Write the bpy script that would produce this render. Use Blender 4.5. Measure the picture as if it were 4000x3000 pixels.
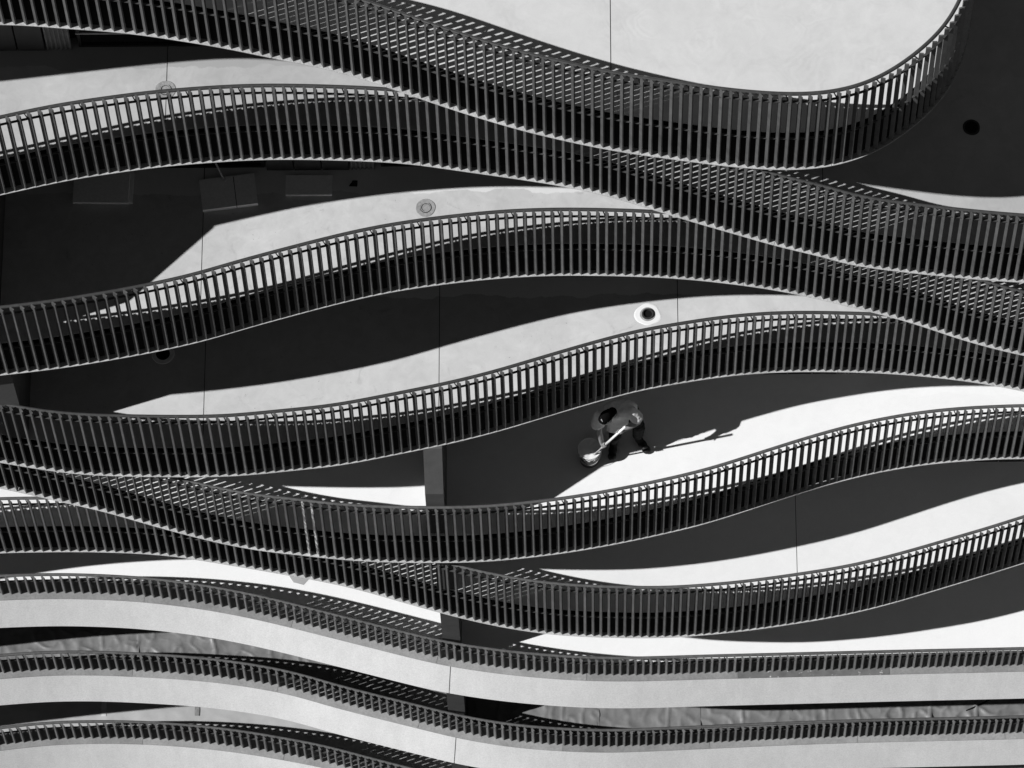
import bpy, bmesh, math, random
import numpy as np
from mathutils import Matrix, Vector, noise

# ------------------------------------------------------------------ camera, sky, sun
for o in list(bpy.data.objects):
    bpy.data.objects.remove(o)
scn = bpy.context.scene
COL = scn.collection
random.seed(7)

cam_data = bpy.data.cameras.new('camera')
cam_data.sensor_width = 36.0
cam_data.lens = 171.0
cam_data.clip_start = 0.5
cam_data.clip_end = 500.0
cam = bpy.data.objects.new('camera', cam_data)
COL.objects.link(cam)
cam.matrix_world = Matrix(((0.99988028, 0.00630818, 0.01412890, 0.70195),
                           (0.0, 0.91312255, -0.40768519, -23.48806),
                           (-0.01547317, 0.40763638, 0.91301323, 45.36007),
                           (0, 0, 0, 1)))
scn.camera = cam

SUN_EL, SUN_AZ = math.radians(42.5), math.radians(18.5)     # azimuth: direction the shadows fall, from +X towards +Y
to_sun = Vector((-math.cos(SUN_AZ) * math.cos(SUN_EL), -math.sin(SUN_AZ) * math.cos(SUN_EL), math.sin(SUN_EL)))
sd = bpy.data.lights.new('sun', 'SUN')
sd.energy = 5.0
sd.angle = math.radians(0.53)
sd.color = (1, 1, 1)
sun = bpy.data.objects.new('sun', sd)
COL.objects.link(sun)
sun.rotation_euler = to_sun.to_track_quat('Z', 'Y').to_euler()
sun.location = (-20, -10, 30)

world = bpy.data.worlds.new('World')
scn.world = world
world.use_nodes = True
wn, wl = world.node_tree.nodes, world.node_tree.links
wn.clear()
sky = wn.new('ShaderNodeTexSky')
sky.sky_type = 'NISHITA'
sky.sun_disc = False
sky.sun_elevation = SUN_EL
sky.dust_density = 0.0
sky.altitude = 1500.0
sky.air_density = 1.1
sky.sun_rotation = math.atan2(to_sun.x, to_sun.y)
sep = wn.new('ShaderNodeSeparateColor')       # monochrome photograph through a red filter: only the sky's red counts
bg = wn.new('ShaderNodeBackground')
bg.inputs['Strength'].default_value = 0.05
wo = wn.new('ShaderNodeOutputWorld')
wl.new(sky.outputs['Color'], sep.inputs['Color'])
wl.new(sep.outputs['Red'], bg.inputs['Color'])
wl.new(bg.outputs['Background'], wo.inputs['Surface'])

scn.view_settings.view_transform = 'Standard'
scn.view_settings.look = 'None'
scn.view_settings.exposure = 0.0
scn.view_settings.gamma = 1.0
scn.view_settings.use_curve_mapping = False

# ------------------------------------------------------------------ helpers
def tag(o, label=None, cat=None, group=None, kind=None):
    if label: o['label'] = label
    if cat: o['category'] = cat
    if group: o['group'] = group
    if kind: o['kind'] = kind
    return o

def empty(name, loc=(0, 0, 0)):
    o = bpy.data.objects.new(name, None)
    o.location = loc
    o.empty_display_size = 0.2
    COL.objects.link(o)
    return o

def link(name, me, mat=None, parent=None):
    o = bpy.data.objects.new(name, me)
    COL.objects.link(o)
    if mat is not None and len(me.materials) == 0:
        me.materials.append(mat)
    if parent is not None:
        o.parent = parent
        o.matrix_parent_inverse = parent_inv(parent)
    return o

_locs = {}
def parent_inv(p):
    m = Matrix.Identity(4)
    q = p
    chain = []
    while q is not None:
        chain.append(q); q = q.parent
    for q in reversed(chain):
        m = m @ (q.matrix_parent_inverse if q.parent else Matrix.Identity(4)) @ q.matrix_basis
    return m.inverted()

def mesh(name, verts, faces, smooth=False):
    me = bpy.data.meshes.new(name)
    me.from_pydata([tuple(map(float, v)) for v in verts], [], [tuple(f) for f in faces])
    me.update()
    if smooth:
        for p in me.polygons: p.use_smooth = True
    return me

def box_mesh(name, x0, x1, y0, y1, z0, z1):
    v = [(x0,y0,z0),(x1,y0,z0),(x1,y1,z0),(x0,y1,z0),(x0,y0,z1),(x1,y0,z1),(x1,y1,z1),(x0,y1,z1)]
    f = [(0,3,2,1),(4,5,6,7),(0,1,5,4),(1,2,6,5),(2,3,7,6),(3,0,4,7)]
    return mesh(name, v, f)

def prism(name, poly, z0, z1):
    """closed prism over a plan polygon (counter-clockwise)"""
    bm = bmesh.new()
    n = len(poly)
    b = [bm.verts.new((p[0], p[1], z0)) for p in poly]
    t = [bm.verts.new((p[0], p[1], z1)) for p in poly]
    ft = bm.faces.new(t); fb = bm.faces.new(list(reversed(b)))
    for i in range(n):
        j = (i + 1) % n
        bm.faces.new((b[i], b[j], t[j], t[i]))
    bmesh.ops.triangulate(bm, faces=[ft, fb])
    bmesh.ops.recalc_face_normals(bm, faces=bm.faces)
    me = bpy.data.meshes.new(name)
    bm.to_mesh(me); bm.free()
    return me

# ------------------------------------------------------------------ materials (monochrome)
def new_mat(name):
    m = bpy.data.materials.new(name); m.use_nodes = True
    nt = m.node_tree; nt.nodes.clear()
    out = nt.nodes.new('ShaderNodeOutputMaterial'); b = nt.nodes.new('ShaderNodeBsdfPrincipled')
    nt.links.new(b.outputs[0], out.inputs[0])
    return m, nt, b

def nz(nt, scale, detail=4, rough=0.55, vec=None, dist=0.0):
    n = nt.nodes.new('ShaderNodeTexNoise')
    n.inputs['Scale'].default_value = scale
    n.inputs['Detail'].default_value = detail
    n.inputs['Roughness'].default_value = rough
    n.inputs['Distortion'].default_value = dist
    if vec: nt.links.new(vec, n.inputs['Vector'])
    return n.outputs['Fac']

def ramp(nt, fac, a, b, lo=0.3, hi=0.7):
    r = nt.nodes.new('ShaderNodeMapRange')
    r.inputs['From Min'].default_value = lo; r.inputs['From Max'].default_value = hi
    r.inputs['To Min'].default_value = a; r.inputs['To Max'].default_value = b
    nt.links.new(fac, r.inputs['Value'])
    return r.outputs['Result']

def math_(nt, op, a, b=None):
    m = nt.nodes.new('ShaderNodeMath'); m.operation = op
    for i, v in enumerate((a, b)):
        if v is None: continue
        if isinstance(v, (int, float)): m.inputs[i].default_value = v
        else: nt.links.new(v, m.inputs[i])
    return m.outputs[0]

def mixv(nt, f, a, b):
    # a*(1-f)+b*f for scalars
    x = math_(nt, 'SUBTRACT', b, a)
    return math_(nt, 'ADD', math_(nt, 'MULTIPLY', x, f), a)

def bump(nt, b, h, strength, dist=0.01):
    n = nt.nodes.new('ShaderNodeBump')
    n.inputs['Strength'].default_value = strength; n.inputs['Distance'].default_value = dist
    nt.links.new(h, n.inputs['Height']); nt.links.new(n.outputs[0], b.inputs['Normal'])

def coords(nt):
    g = nt.nodes.new('ShaderNodeNewGeometry')
    return g.outputs['Position']

def plain(name, v, rough=0.7, var=0.1, scale=6.0, spec=0.3, metallic=0.0, bmp=0.0):
    m, nt, b = new_mat(name)
    p = coords(nt)
    f = nz(nt, scale, 5, 0.6, p)
    c = ramp(nt, f, v * (1 - var), v * (1 + var))
    nt.links.new(c, b.inputs['Base Color'])
    b.inputs['Roughness'].default_value = rough
    b.inputs['Specular IOR Level'].default_value = spec
    b.inputs['Metallic'].default_value = metallic
    if bmp: bump(nt, b, nz(nt, scale * 12, 3, 0.6, p), bmp, 0.004)
    return m

def floor_mat(name, v, band=None, band_v=None, swirl=0.0, var=0.07, stains=0.12, rough=0.75, spec=0.25, band_x=False):
    """trowelled concrete or painted floor; band = world Y beyond which another coat of paint lies"""
    m, nt, b = new_mat(name)
    p = coords(nt)
    big = nz(nt, 0.9, 5, 0.6, p, 0.4)
    mid = nz(nt, 5.5, 6, 0.65, p, 0.8)
    fine = nz(nt, 70.0, 3, 0.6, p)
    c = ramp(nt, big, v * (1 - var), v * (1 + var))
    c = math_(nt, 'MULTIPLY', c, ramp(nt, mid, 1 - var * 0.8, 1 + var * 0.8))
    c = math_(nt, 'MULTIPLY', c, ramp(nt, fine, 0.975, 1.025, 0.25, 0.75))
    if stains:
        s = ramp(nt, nz(nt, 2.3, 7, 0.7, p, 1.2), 0.0, 1.0, 0.60, 0.74)
        c = math_(nt, 'MULTIPLY', c, math_(nt, 'SUBTRACT', 1.0, math_(nt, 'MULTIPLY', s, stains)))
        sp = ramp(nt, nz(nt, 33.0, 2, 0.5, p), 0.0, 1.0, 0.73, 0.78)
        c = math_(nt, 'MULTIPLY', c, math_(nt, 'SUBTRACT', 1.0, math_(nt, 'MULTIPLY', sp, stains * 1.6)))
    if swirl:
        vo = nt.nodes.new('ShaderNodeTexVoronoi'); vo.inputs['Scale'].default_value = 1.35
        dn = nt.nodes.new('ShaderNodeTexNoise'); dn.inputs['Scale'].default_value = 1.6; dn.inputs['Detail'].default_value = 4
        nt.links.new(p, dn.inputs['Vector'])
        va = nt.nodes.new('ShaderNodeVectorMath'); va.operation = 'ADD'
        nt.links.new(p, va.inputs[0]); nt.links.new(dn.outputs['Color'], va.inputs[1])
        nt.links.new(va.outputs[0], vo.inputs['Vector'])
        arc = math_(nt, 'SINE', math_(nt, 'MULTIPLY', vo.outputs['Distance'], 55.0))
        msk = ramp(nt, nz(nt, 1.7, 4, 0.6, p), 0.0, 1.0, 0.42, 0.68)
        c = math_(nt, 'MULTIPLY', c, math_(nt, 'ADD', 1.0, math_(nt, 'MULTIPLY', math_(nt, 'MULTIPLY', arc, msk), swirl * 0.35)))
        rim = ramp(nt, vo.outputs['Distance'], 0.0, 1.0, 0.42, 0.62)
        c = math_(nt, 'MULTIPLY', c, math_(nt, 'ADD', 1.0, math_(nt, 'MULTIPLY', math_(nt, 'MULTIPLY', rim, msk), -swirl)))
    if band is not None:
        sx = nt.nodes.new('ShaderNodeSeparateXYZ'); nt.links.new(p, sx.inputs[0])
        e = math_(nt, 'ADD', sx.outputs['Y'], ramp(nt, nz(nt, 2.2, 5, 0.6, p), -0.05, 0.05, 0.3, 0.7))
        k = ramp(nt, e, 0.0, 1.0, band - 0.006, band + 0.006)
        k = math_(nt, 'MULTIPLY', k, ramp(nt, sx.outputs['X'], 1.0, 0.0, 3.9, 4.1)) if band_x else k
        cb = math_(nt, 'MULTIPLY', ramp(nt, mid, 0.97, 1.03), band_v)
        c = mixv(nt, k, c, cb)
    nt.links.new(c, b.inputs['Base Color'])
    b.inputs['Roughness'].default_value = rough
    b.inputs['Specular IOR Level'].default_value = spec
    h = math_(nt, 'ADD', math_(nt, 'MULTIPLY', fine, 0.6), mid)
    bump(nt, b, h, 0.25, 0.004)
    return m

def speckle_mat(name, v, dark, amount, scale=40.0, rough=0.6, spec=0.3, metallic=0.0, big=0.15):
    m, nt, b = new_mat(name)
    p = coords(nt)
    f = ramp(nt, nz(nt, scale, 6, 0.75, p), 0.0, 1.0, 0.35, 0.65)
    g = ramp(nt, nz(nt, 3.0, 4, 0.6, p), 1 - big, 1 + big)
    c = math_(nt, 'MULTIPLY', mixv(nt, math_(nt, 'MULTIPLY', f, amount), v, dark), g)
    nt.links.new(c, b.inputs['Base Color'])
    b.inputs['Roughness'].default_value = rough
    b.inputs['Specular IOR Level'].default_value = spec
    b.inputs['Metallic'].default_value = metallic
    bump(nt, b, nz(nt, scale, 4, 0.6, p), 0.3, 0.003)
    return m

def splash_mat(name, v, white, lo, hi, scale):
    m, nt, b = new_mat(name)
    p = coords(nt)
    f = ramp(nt, nz(nt, scale, 6, 0.7, p, 0.3), 0.0, 1.0, lo, hi)
    c = mixv(nt, f, math_(nt, 'MULTIPLY', ramp(nt, nz(nt, 9.0, 4, 0.6, p), 0.8, 1.2), v), white)
    nt.links.new(c, b.inputs['Base Color'])
    b.inputs['Roughness'].default_value = 0.6
    return m

def bar_mat(name, v):
    m, nt, b = new_mat(name)
    p = coords(nt)
    oi = nt.nodes.new('ShaderNodeObjectInfo')
    c = ramp(nt, nz(nt, 7.0, 5, 0.65, p), v * 0.78, v * 1.22)
    c = math_(nt, 'MULTIPLY', c, ramp(nt, oi.outputs['Random'], 0.82, 1.18, 0.0, 1.0))
    nt.links.new(c, b.inputs['Base Color'])
    nt.links.new(ramp(nt, nz(nt, 22.0, 4, 0.6, p), 0.38, 0.6), b.inputs['Roughness'])
    b.inputs['Specular IOR Level'].default_value = 0.3
    return m

def fascia_mat(name, v):
    m, nt, b = new_mat(name)
    p = coords(nt)
    f = ramp(nt, nz(nt, 45.0, 6, 0.75, p), 0.86, 1.06, 0.35, 0.65)
    mp = nt.nodes.new('ShaderNodeMapping'); mp.inputs['Scale'].default_value = (7.0, 7.0, 0.5)
    nt.links.new(p, mp.inputs['Vector'])
    streak = ramp(nt, nz(nt, 1.0, 5, 0.65, mp.outputs[0]), 1.03, 0.93, 0.35, 0.72)
    g = ramp(nt, nz(nt, 1.3, 4, 0.6, p), 0.96, 1.04)
    pit = ramp(nt, nz(nt, 120.0, 2, 0.5, p), 1.0, 0.7, 0.70, 0.78)
    c = math_(nt, 'MULTIPLY', math_(nt, 'MULTIPLY', f, streak), math_(nt, 'MULTIPLY', math_(nt, 'MULTIPLY', g, pit), v))
    nt.links.new(c, b.inputs['Base Color'])
    b.inputs['Roughness'].default_value = 0.85; b.inputs['Specular IOR Level'].default_value = 0.2
    bump(nt, b, nz(nt, 60.0, 4, 0.6, p), 0.35, 0.004)
    return m

M = {}
M['bar'] = bar_mat('dark paint on steel', 0.088)
M['bar_grey'] = bar_mat('lighter tone on steel', 0.125)  # lighter tone of the baluster colour, for the short railings
M['flat'] = plain('flat bar with shade colour', 0.06, 0.55, 0.15, 9.0, 0.2)  # baluster paint darkened: the shade between the bars is put into this colour
M['tube'] = plain('dark paint on handrail', 0.055, 0.38, 0.2, 14.0, 0.5)
M['tube_grey'] = plain('lighter tone on handrail', 0.10, 0.42, 0.25, 14.0, 0.4)  # lighter tone of the handrail colour, for the lower storeys
M['bar_splashed'] = splash_mat('steel splashed with white paint', 0.10, 0.5, 0.47, 0.62, 9.0)
M['tube_splashed'] = splash_mat('handrail spotted with paint', 0.1, 0.5, 0.6, 0.66, 16.0)
M['floor1'] = floor_mat('trowelled terrace screed', 0.60, swirl=0.10, var=0.05, stains=0.05)
M['floor2'] = floor_mat('raw concrete floor', 0.45, 2.02, 0.37, var=0.10, stains=0.16, band_x=True)
M['floor3'] = floor_mat('raw concrete floor with primed strip', 0.53, 1.955, 0.66, var=0.11, stains=0.32)
M['floor4'] = floor_mat('concrete floor with primed strip', 0.55, 1.925, 0.76, var=0.09, stains=0.3)
M['floor5'] = floor_mat('freshly painted white floor', 0.83, 1.76, 0.84, var=0.03, stains=0.06, rough=0.6)
M['floor6'] = floor_mat('white painted floor', 0.76, var=0.03, stains=0.06, rough=0.65)
M['floor7'] = floor_mat('bright white painted floor', 0.82, var=0.02, stains=0.04, rough=0.6)
M['floor8'] = floor_mat('grey concrete floor', 0.16, var=0.1, stains=0.2)
M['floor9'] = floor_mat('pale concrete floor', 0.45, var=0.08, stains=0.15)
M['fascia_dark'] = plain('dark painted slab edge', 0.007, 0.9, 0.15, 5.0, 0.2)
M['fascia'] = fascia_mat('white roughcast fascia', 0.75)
M['plate'] = speckle_mat('pale galvanised ledge plate', 0.56, 0.27, 0.9, 55.0, 0.6, 0.35)
M['plate_a'] = speckle_mat('grey zinc ledge plate', 0.27, 0.18, 0.8, 30.0, 0.55, 0.4)
M['plate_b'] = speckle_mat('pale zinc ledge plate', 0.33, 0.22, 0.8, 30.0, 0.55, 0.4)
M['plate_c'] = splash_mat('dark zinc ledge plate with paint spots', 0.13, 0.6, 0.60, 0.66, 11.0)
M['soffit'] = plain('white painted soffit', 0.78, 0.8, 0.04, 4.0, 0.2)
M['core'] = plain('concrete slab', 0.30, 0.85, 0.12, 4.0, 0.2)
M['wall'] = floor_mat('dark grey rendered party wall', 0.085, var=0.14, stains=0.2)
M['cladding'] = plain('dark cladding', 0.05, 0.6, 0.15, 5.0, 0.3)
M['corrugated'] = plain('grey corrugated sheet', 0.16, 0.5, 0.25, 9.0, 0.4)
M['glass'] = plain('black glazing', 0.006, 0.12, 0.05, 5.0, 0.5)
M['frame'] = plain('black window frame', 0.015, 0.5, 0.1, 5.0, 0.4)
M['steel'] = plain('bare steel bar', 0.35, 0.4, 0.1, 9.0, 0.5)
M['ground'] = plain('dark asphalt', 0.05, 0.9, 0.15, 2.0, 0.2)
M['black'] = plain('black and hole shade', 0.008, 0.9, 0.1, 5.0, 0.1)  # plain black; in the drains it paints the shade of an open hole
M['grate'] = plain('dark iron', 0.03, 0.6, 0.2, 30.0, 0.4)
M['mortar'] = plain('grey mortar ring', 0.30, 0.85, 0.25, 40.0, 0.2, bmp=0.4)
M['halo'] = plain('white sealant', 0.80, 0.7, 0.04, 12.0, 0.3)
M['board'] = plain('pale insulation board', 0.85, 0.85, 0.08, 30.0, 0.2, bmp=0.2)
M['sheet'] = plain('grey plastic sheeting', 0.185, 0.45, 0.2, 5.0, 0.5)
M['film'] = plain('pale protective film', 0.40, 0.5, 0.12, 3.0, 0.4)
M['tape'] = plain('adhesive tape', 0.22, 0.4, 0.3, 20.0, 0.5)
M['tape_pale'] = plain('pale adhesive tape', 0.6, 0.4, 0.1, 20.0, 0.5)
M['white'] = plain('white plastic', 0.82, 0.45, 0.03, 9.0, 0.4)
M['paint'] = plain('wet paint', 0.80, 0.3, 0.08, 12.0, 0.5)
M['shirt'] = plain('pale grey cotton', 0.72, 0.95, 0.08, 30.0, 0.1, bmp=0.2)
M['trousers'] = plain('dark work trousers', 0.02, 0.9, 0.4, 14.0, 0.1)
M['shoe'] = plain('black work boot', 0.012, 0.55, 0.3, 25.0, 0.3)
M['skin'] = plain('skin', 0.26, 0.6, 0.06, 30.0, 0.3)
M['hair'] = plain('black hair', 0.004, 0.95, 0.4, 60.0, 0.05)
M['glove'] = plain('pale work glove', 0.62, 0.8, 0.08, 40.0, 0.2)
M['wood'] = plain('pale wooden batten', 0.35, 0.7, 0.15, 10.0, 0.2)
EDGE = {
    1: [(-8.79, 0.987), (-7.97, 1.079), (-7.15, 1.178), (-6.33, 1.271), (-5.51, 1.323), (-4.72, 1.257), (-4.20, 1.212), (-3.76, 1.141), (-3.06, 1.008), (-2.54, 0.877), (-2.19, 0.806), (-1.67, 0.654), (-1.18, 0.465), (-0.71, 0.278), (-0.30, 0.131), (0.15, -0.019), (0.67, -0.157), (1.10, -0.257), (1.72, -0.359), (2.30, -0.448), (2.75, -0.488), (2.98, -0.493), (3.27, -0.474), (3.58, -0.401), (3.84, -0.288), (4.07, -0.135), (4.30, 0.055), (4.51, 0.267), (4.66, 0.477), (4.79, 0.749), (4.87, 1.020), (4.91, 1.236), (4.95, 1.531), (4.96, 2.400), (4.97, 4.500), (4.97, 9.000)],
    2: [(-9.24, 0.151), (-8.38, 0.221), (-7.53, 0.358), (-6.67, 0.546), (-5.82, 0.761), (-5.33, 0.879), (-4.97, 0.960), (-4.37, 1.055), (-4.00, 1.107), (-3.45, 1.155), (-3.09, 1.178), (-2.72, 1.188), (-2.18, 1.177), (-1.58, 1.150), (-1.16, 1.114), (-0.71, 1.037), (-0.25, 0.962), (0.30, 0.868), (0.66, 0.795), (1.02, 0.699), (1.39, 0.575), (1.66, 0.473), (2.21, 0.288), (2.56, 0.174), (3.03, 0.018), (3.41, -0.064), (3.64, -0.167), (4.18, -0.253), (4.90, -0.343), (5.61, -0.408), (6.49, -0.440), (7.34, -0.424), (8.20, -0.367)],
    3: [(-9.74, -0.043), (-8.83, -0.149), (-7.93, -0.188), (-7.02, -0.168), (-6.12, -0.092), (-5.74, -0.045), (-5.36, 0.002), (-4.98, 0.069), (-4.51, 0.155), (-4.04, 0.257), (-3.65, 0.358), (-3.28, 0.481), (-2.80, 0.624), (-2.22, 0.790), (-1.74, 0.913), (-1.27, 1.003), (-0.79, 1.070), (-0.31, 1.124), (0.17, 1.154), (0.65, 1.160), (1.23, 1.146), (1.71, 1.122), (2.19, 1.075), (2.67, 1.008), (3.15, 0.921), (3.62, 0.801), (4.00, 0.692), (4.38, 0.586), (4.76, 0.457), (5.13, 0.305), (5.51, 0.187), (5.88, 0.082), (6.80, -0.092), (7.69, -0.230), (8.58, -0.302)],
    4: [(-10.27, 0.616), (-9.32, 0.540), (-8.36, 0.396), (-7.40, 0.211), (-6.45, 0.016), (-6.04, -0.062), (-5.64, -0.130), (-5.24, -0.166), (-4.74, -0.183), (-4.25, -0.193), (-3.65, -0.191), (-3.25, -0.162), (-2.85, -0.117), (-2.35, -0.066), (-1.95, 0.007), (-1.45, 0.113), (-0.96, 0.219), (-0.36, 0.376), (0.24, 0.569), (0.84, 0.761), (1.44, 0.933), (1.75, 0.990), (2.25, 1.080), (2.75, 1.142), (3.26, 1.170), (3.76, 1.167), (4.25, 1.153), (4.75, 1.118), (5.25, 1.059), (5.75, 0.980), (6.14, 0.894), (7.10, 0.670), (8.04, 0.457), (8.96, 0.245)],
    5: [(-10.78, 1.385), (-9.79, 1.342), (-8.79, 1.228), (-7.78, 1.042), (-6.78, 0.810), (-6.36, 0.714), (-5.94, 0.601), (-5.41, 0.473), (-4.99, 0.335), (-4.57, 0.208), (-4.05, 0.059), (-3.42, -0.079), (-2.90, -0.139), (-2.48, -0.198), (-1.86, -0.244), (-1.24, -0.258), (-0.61, -0.252), (0.00, -0.199), (0.62, -0.115), (1.25, 0.005), (1.78, 0.125), (2.29, 0.256), (2.78, 0.420), (3.44, 0.650), (3.97, 0.818), (4.49, 0.950), (5.12, 1.061), (5.75, 1.117), (6.37, 1.138), (7.38, 1.103), (8.36, 0.989), (9.33, 0.804)],
    6: [(-11.17, 0.389), (-10.15, 0.567), (-9.13, 0.752), (-8.11, 0.908), (-7.08, 0.987), (-6.43, 0.997), (-6.00, 0.998), (-5.35, 0.976), (-4.80, 0.932), (-4.26, 0.840), (-3.60, 0.718), (-2.95, 0.589), (-2.62, 0.521), (-2.19, 0.408), (-1.75, 0.266), (-1.32, 0.135), (-0.89, 0.009), (-0.46, -0.096), (0.08, -0.197), (0.61, -0.251), (1.26, -0.277), (1.81, -0.280), (2.34, -0.244), (2.88, -0.189), (3.53, -0.091), (4.17, 0.022), (4.82, 0.189), (5.48, 0.394), (6.13, 0.599), (6.57, 0.746), (7.63, 1.082), (8.67, 1.316), (9.70, 1.457)],
    7: [(-11.41, 0.428), (-10.37, 0.571), (-9.33, 0.707), (-8.29, 0.813), (-7.24, 0.870), (-6.57, 0.889), (-6.13, 0.882), (-5.47, 0.848), (-4.80, 0.773), (-4.14, 0.660), (-3.47, 0.503), (-2.69, 0.290), (-2.02, 0.107), (-1.58, -0.014), (-1.14, -0.120), (-0.48, -0.231), (0.17, -0.305), (0.83, -0.350), (1.49, -0.357), (2.14, -0.339), (2.92, -0.321), (4.01, -0.298), (5.11, -0.275), (6.64, -0.247), (7.70, -0.220), (8.74, -0.174), (9.78, -0.107)],
    8: [(-11.74, -0.004), (-10.67, 0.142), (-9.60, 0.289), (-8.53, 0.416), (-7.46, 0.517), (-6.78, 0.563), (-6.09, 0.563), (-5.41, 0.528), (-4.73, 0.478), (-4.05, 0.390), (-3.37, 0.253), (-2.79, 0.071), (-2.11, -0.115), (-1.43, -0.297), (-0.98, -0.413), (-0.30, -0.534), (0.38, -0.598), (1.05, -0.624), (1.85, -0.599), (4.10, -0.509), (6.80, -0.453), (7.89, -0.406), (8.96, -0.348), (10.03, -0.297)],
    9: [(-12.08, -0.386), (-10.99, -0.236), (-9.89, -0.067), (-8.79, 0.102), (-7.69, 0.244), (-6.99, 0.322), (-6.29, 0.342), (-5.59, 0.326), (-4.89, 0.272), (-4.19, 0.182), (-3.49, 0.053), (-3.02, -0.047), (-2.15, -0.292), (-1.42, -0.482), (-0.32, -0.720), (1.14, -0.824), (3.34, -0.778), (6.99, -0.643), (10.28, -0.545)],
}

# ------------------------------------------------------------------ the balcony edges: plan outline of each storey (metres, from the top storey down)
RAIL, LOW = 1.07, 0.65
UPPER = lambda k: k < 7
FLOOR_Z = {1: 0.0, 2: -3.0, 3: -6.05, 4: -8.9, 5: -11.6, 6: -14.25, 7: -16.85, 8: -18.95, 9: -21.15}
ZF = lambda k: FLOOR_Z[k]
BACK = {2: 2.25, 3: 2.25, 4: 2.18, 5: 2.06, 6: 1.95, 7: 1.85, 8: 1.60, 9: 1.42}
CLEAR = lambda k: ZF(k - 1) - ZF(k) - (0.657 if k <= 7 else 0.252)      # floor to soffit

class Curve:
    def __init__(self, pts, sigma=0.22, ds=0.06):
        p = np.array(pts, float)
        # Catmull-Rom densify, resample evenly, then a light smoothing
        ext = np.vstack([2 * p[0] - p[1], p, 2 * p[-1] - p[-2]])
        d = []
        for i in range(1, len(ext) - 2):
            a, b, c, e = ext[i-1], ext[i], ext[i+1], ext[i+2]
            for t in np.linspace(0, 1, 12, endpoint=False):
                d.append(0.5 * ((2*b) + (c-a)*t + (2*a-5*b+4*c-e)*t*t + (3*b-a-3*c+e)*t**3))
        d.append(p[-1]); d = np.array(d)
        s = np.concatenate([[0], np.cumsum(np.linalg.norm(np.diff(d, axis=0), axis=1))])
        n = int(s[-1] / ds)
        q = np.linspace(0, s[-1], n + 1)
        r = np.stack([np.interp(q, s, d[:, 0]), np.interp(q, s, d[:, 1])], 1)
        w = int(3 * sigma / ds); g = np.exp(-0.5 * (np.arange(-w, w + 1) * ds / sigma) ** 2); g /= g.sum()
        pad = np.vstack([2 * r[0] - r[w:0:-1], r, 2 * r[-1] - r[-2:-w-2:-1]])
        r = np.stack([np.convolve(pad[:, j], g, 'valid') for j in (0, 1)], 1)
        self.P = r
        t = np.gradient(r, axis=0); t /= np.linalg.norm(t, axis=1)[:, None]
        self.T = t; self.N = np.stack([-t[:, 1], t[:, 0]], 1)
        self.S = np.concatenate([[0], np.cumsum(np.linalg.norm(np.diff(r, axis=0), axis=1))])
    def off(self, u): return self.P + self.N * u
    def at(self, s):
        f = lambda a: np.array([np.interp(s, self.S, a[:, 0]), np.interp(s, self.S, a[:, 1])])
        t = f(self.T); t /= np.linalg.norm(t)
        return f(self.P), t, np.array([-t[1], t[0]])
    def s_of_x(self, x):
        i = int(np.argmax(self.P[:, 0] >= x)) if (self.P[:, 0] >= x).any() else len(self.P) - 1
        return float(self.S[i])
    def y_of_x(self, x): return float(np.interp(x, self.P[:, 0], self.P[:, 1]))

CV = {k: Curve(v) for k, v in EDGE.items()}

def rail_dz(k, x):
    """the top of the tall railings falls slightly from left to right"""
    return float(np.interp(x, [-6, -3, 0, 3, 6], [-0.015, -0.035, -0.065, -0.11, -0.18])) if UPPER(k) else float(np.interp(x, [-6, 0, 6], [-0.01, -0.04, -0.05]))

def sweep(name, cv, sec, s0, s1, ds=0.06, smooth=False, z=0.0, rail=None):
    """closed section [(u, z)...] swept along the outline between arc lengths s0 and s1"""
    n = max(2, int((s1 - s0) / ds) + 1)
    v, f = [], []
    m = len(sec)
    for s in np.linspace(s0, s1, n):
        p, t, nn = cv.at(s)
        dz = rail_dz(rail, p[0]) if rail else 0.0
        for (u, zz) in sec:
            v.append((p[0] + nn[0]*u, p[1] + nn[1]*u, z + zz + dz))
    for i in range(n - 1):
        for j in range(m):
            a, b = i*m + j, i*m + (j+1) % m
            f.append((a, b, b + m, a + m))
    f.append(tuple(range(m - 1, -1, -1))); f.append(tuple(range((n-1)*m, n*m)))
    me = mesh(name, v, f)
    bm = bmesh.new(); bm.from_mesh(me); bmesh.ops.recalc_face_normals(bm, faces=bm.faces); bm.to_mesh(me); bm.free()
    if smooth:
        for p in me.polygons: p.use_smooth = len(p.vertices) == 4
    return me

# ------------------------------------------------------------------ the building
building = empty('apartment_building', (0, 2.0, -31))
tag(building, 'white apartment building with wave-shaped balcony floors stacked one above another', 'building')

JOINTS = {1: [1.04], 2: [-3.92, 3.40], 3: [-3.73], 4: [-3.90, -1.03, 1.90], 5: [], 6: [3.54], 7: [], 8: [], 9: []}
FLOOR_BACK = {1: 9.0, 2: 9.0}
slabs = {}
ground = link('ground', box_mesh('ground', -150, 150, -150, 150, -31.5, -31.0), M['ground'])
tag(ground, kind='structure')

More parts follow.
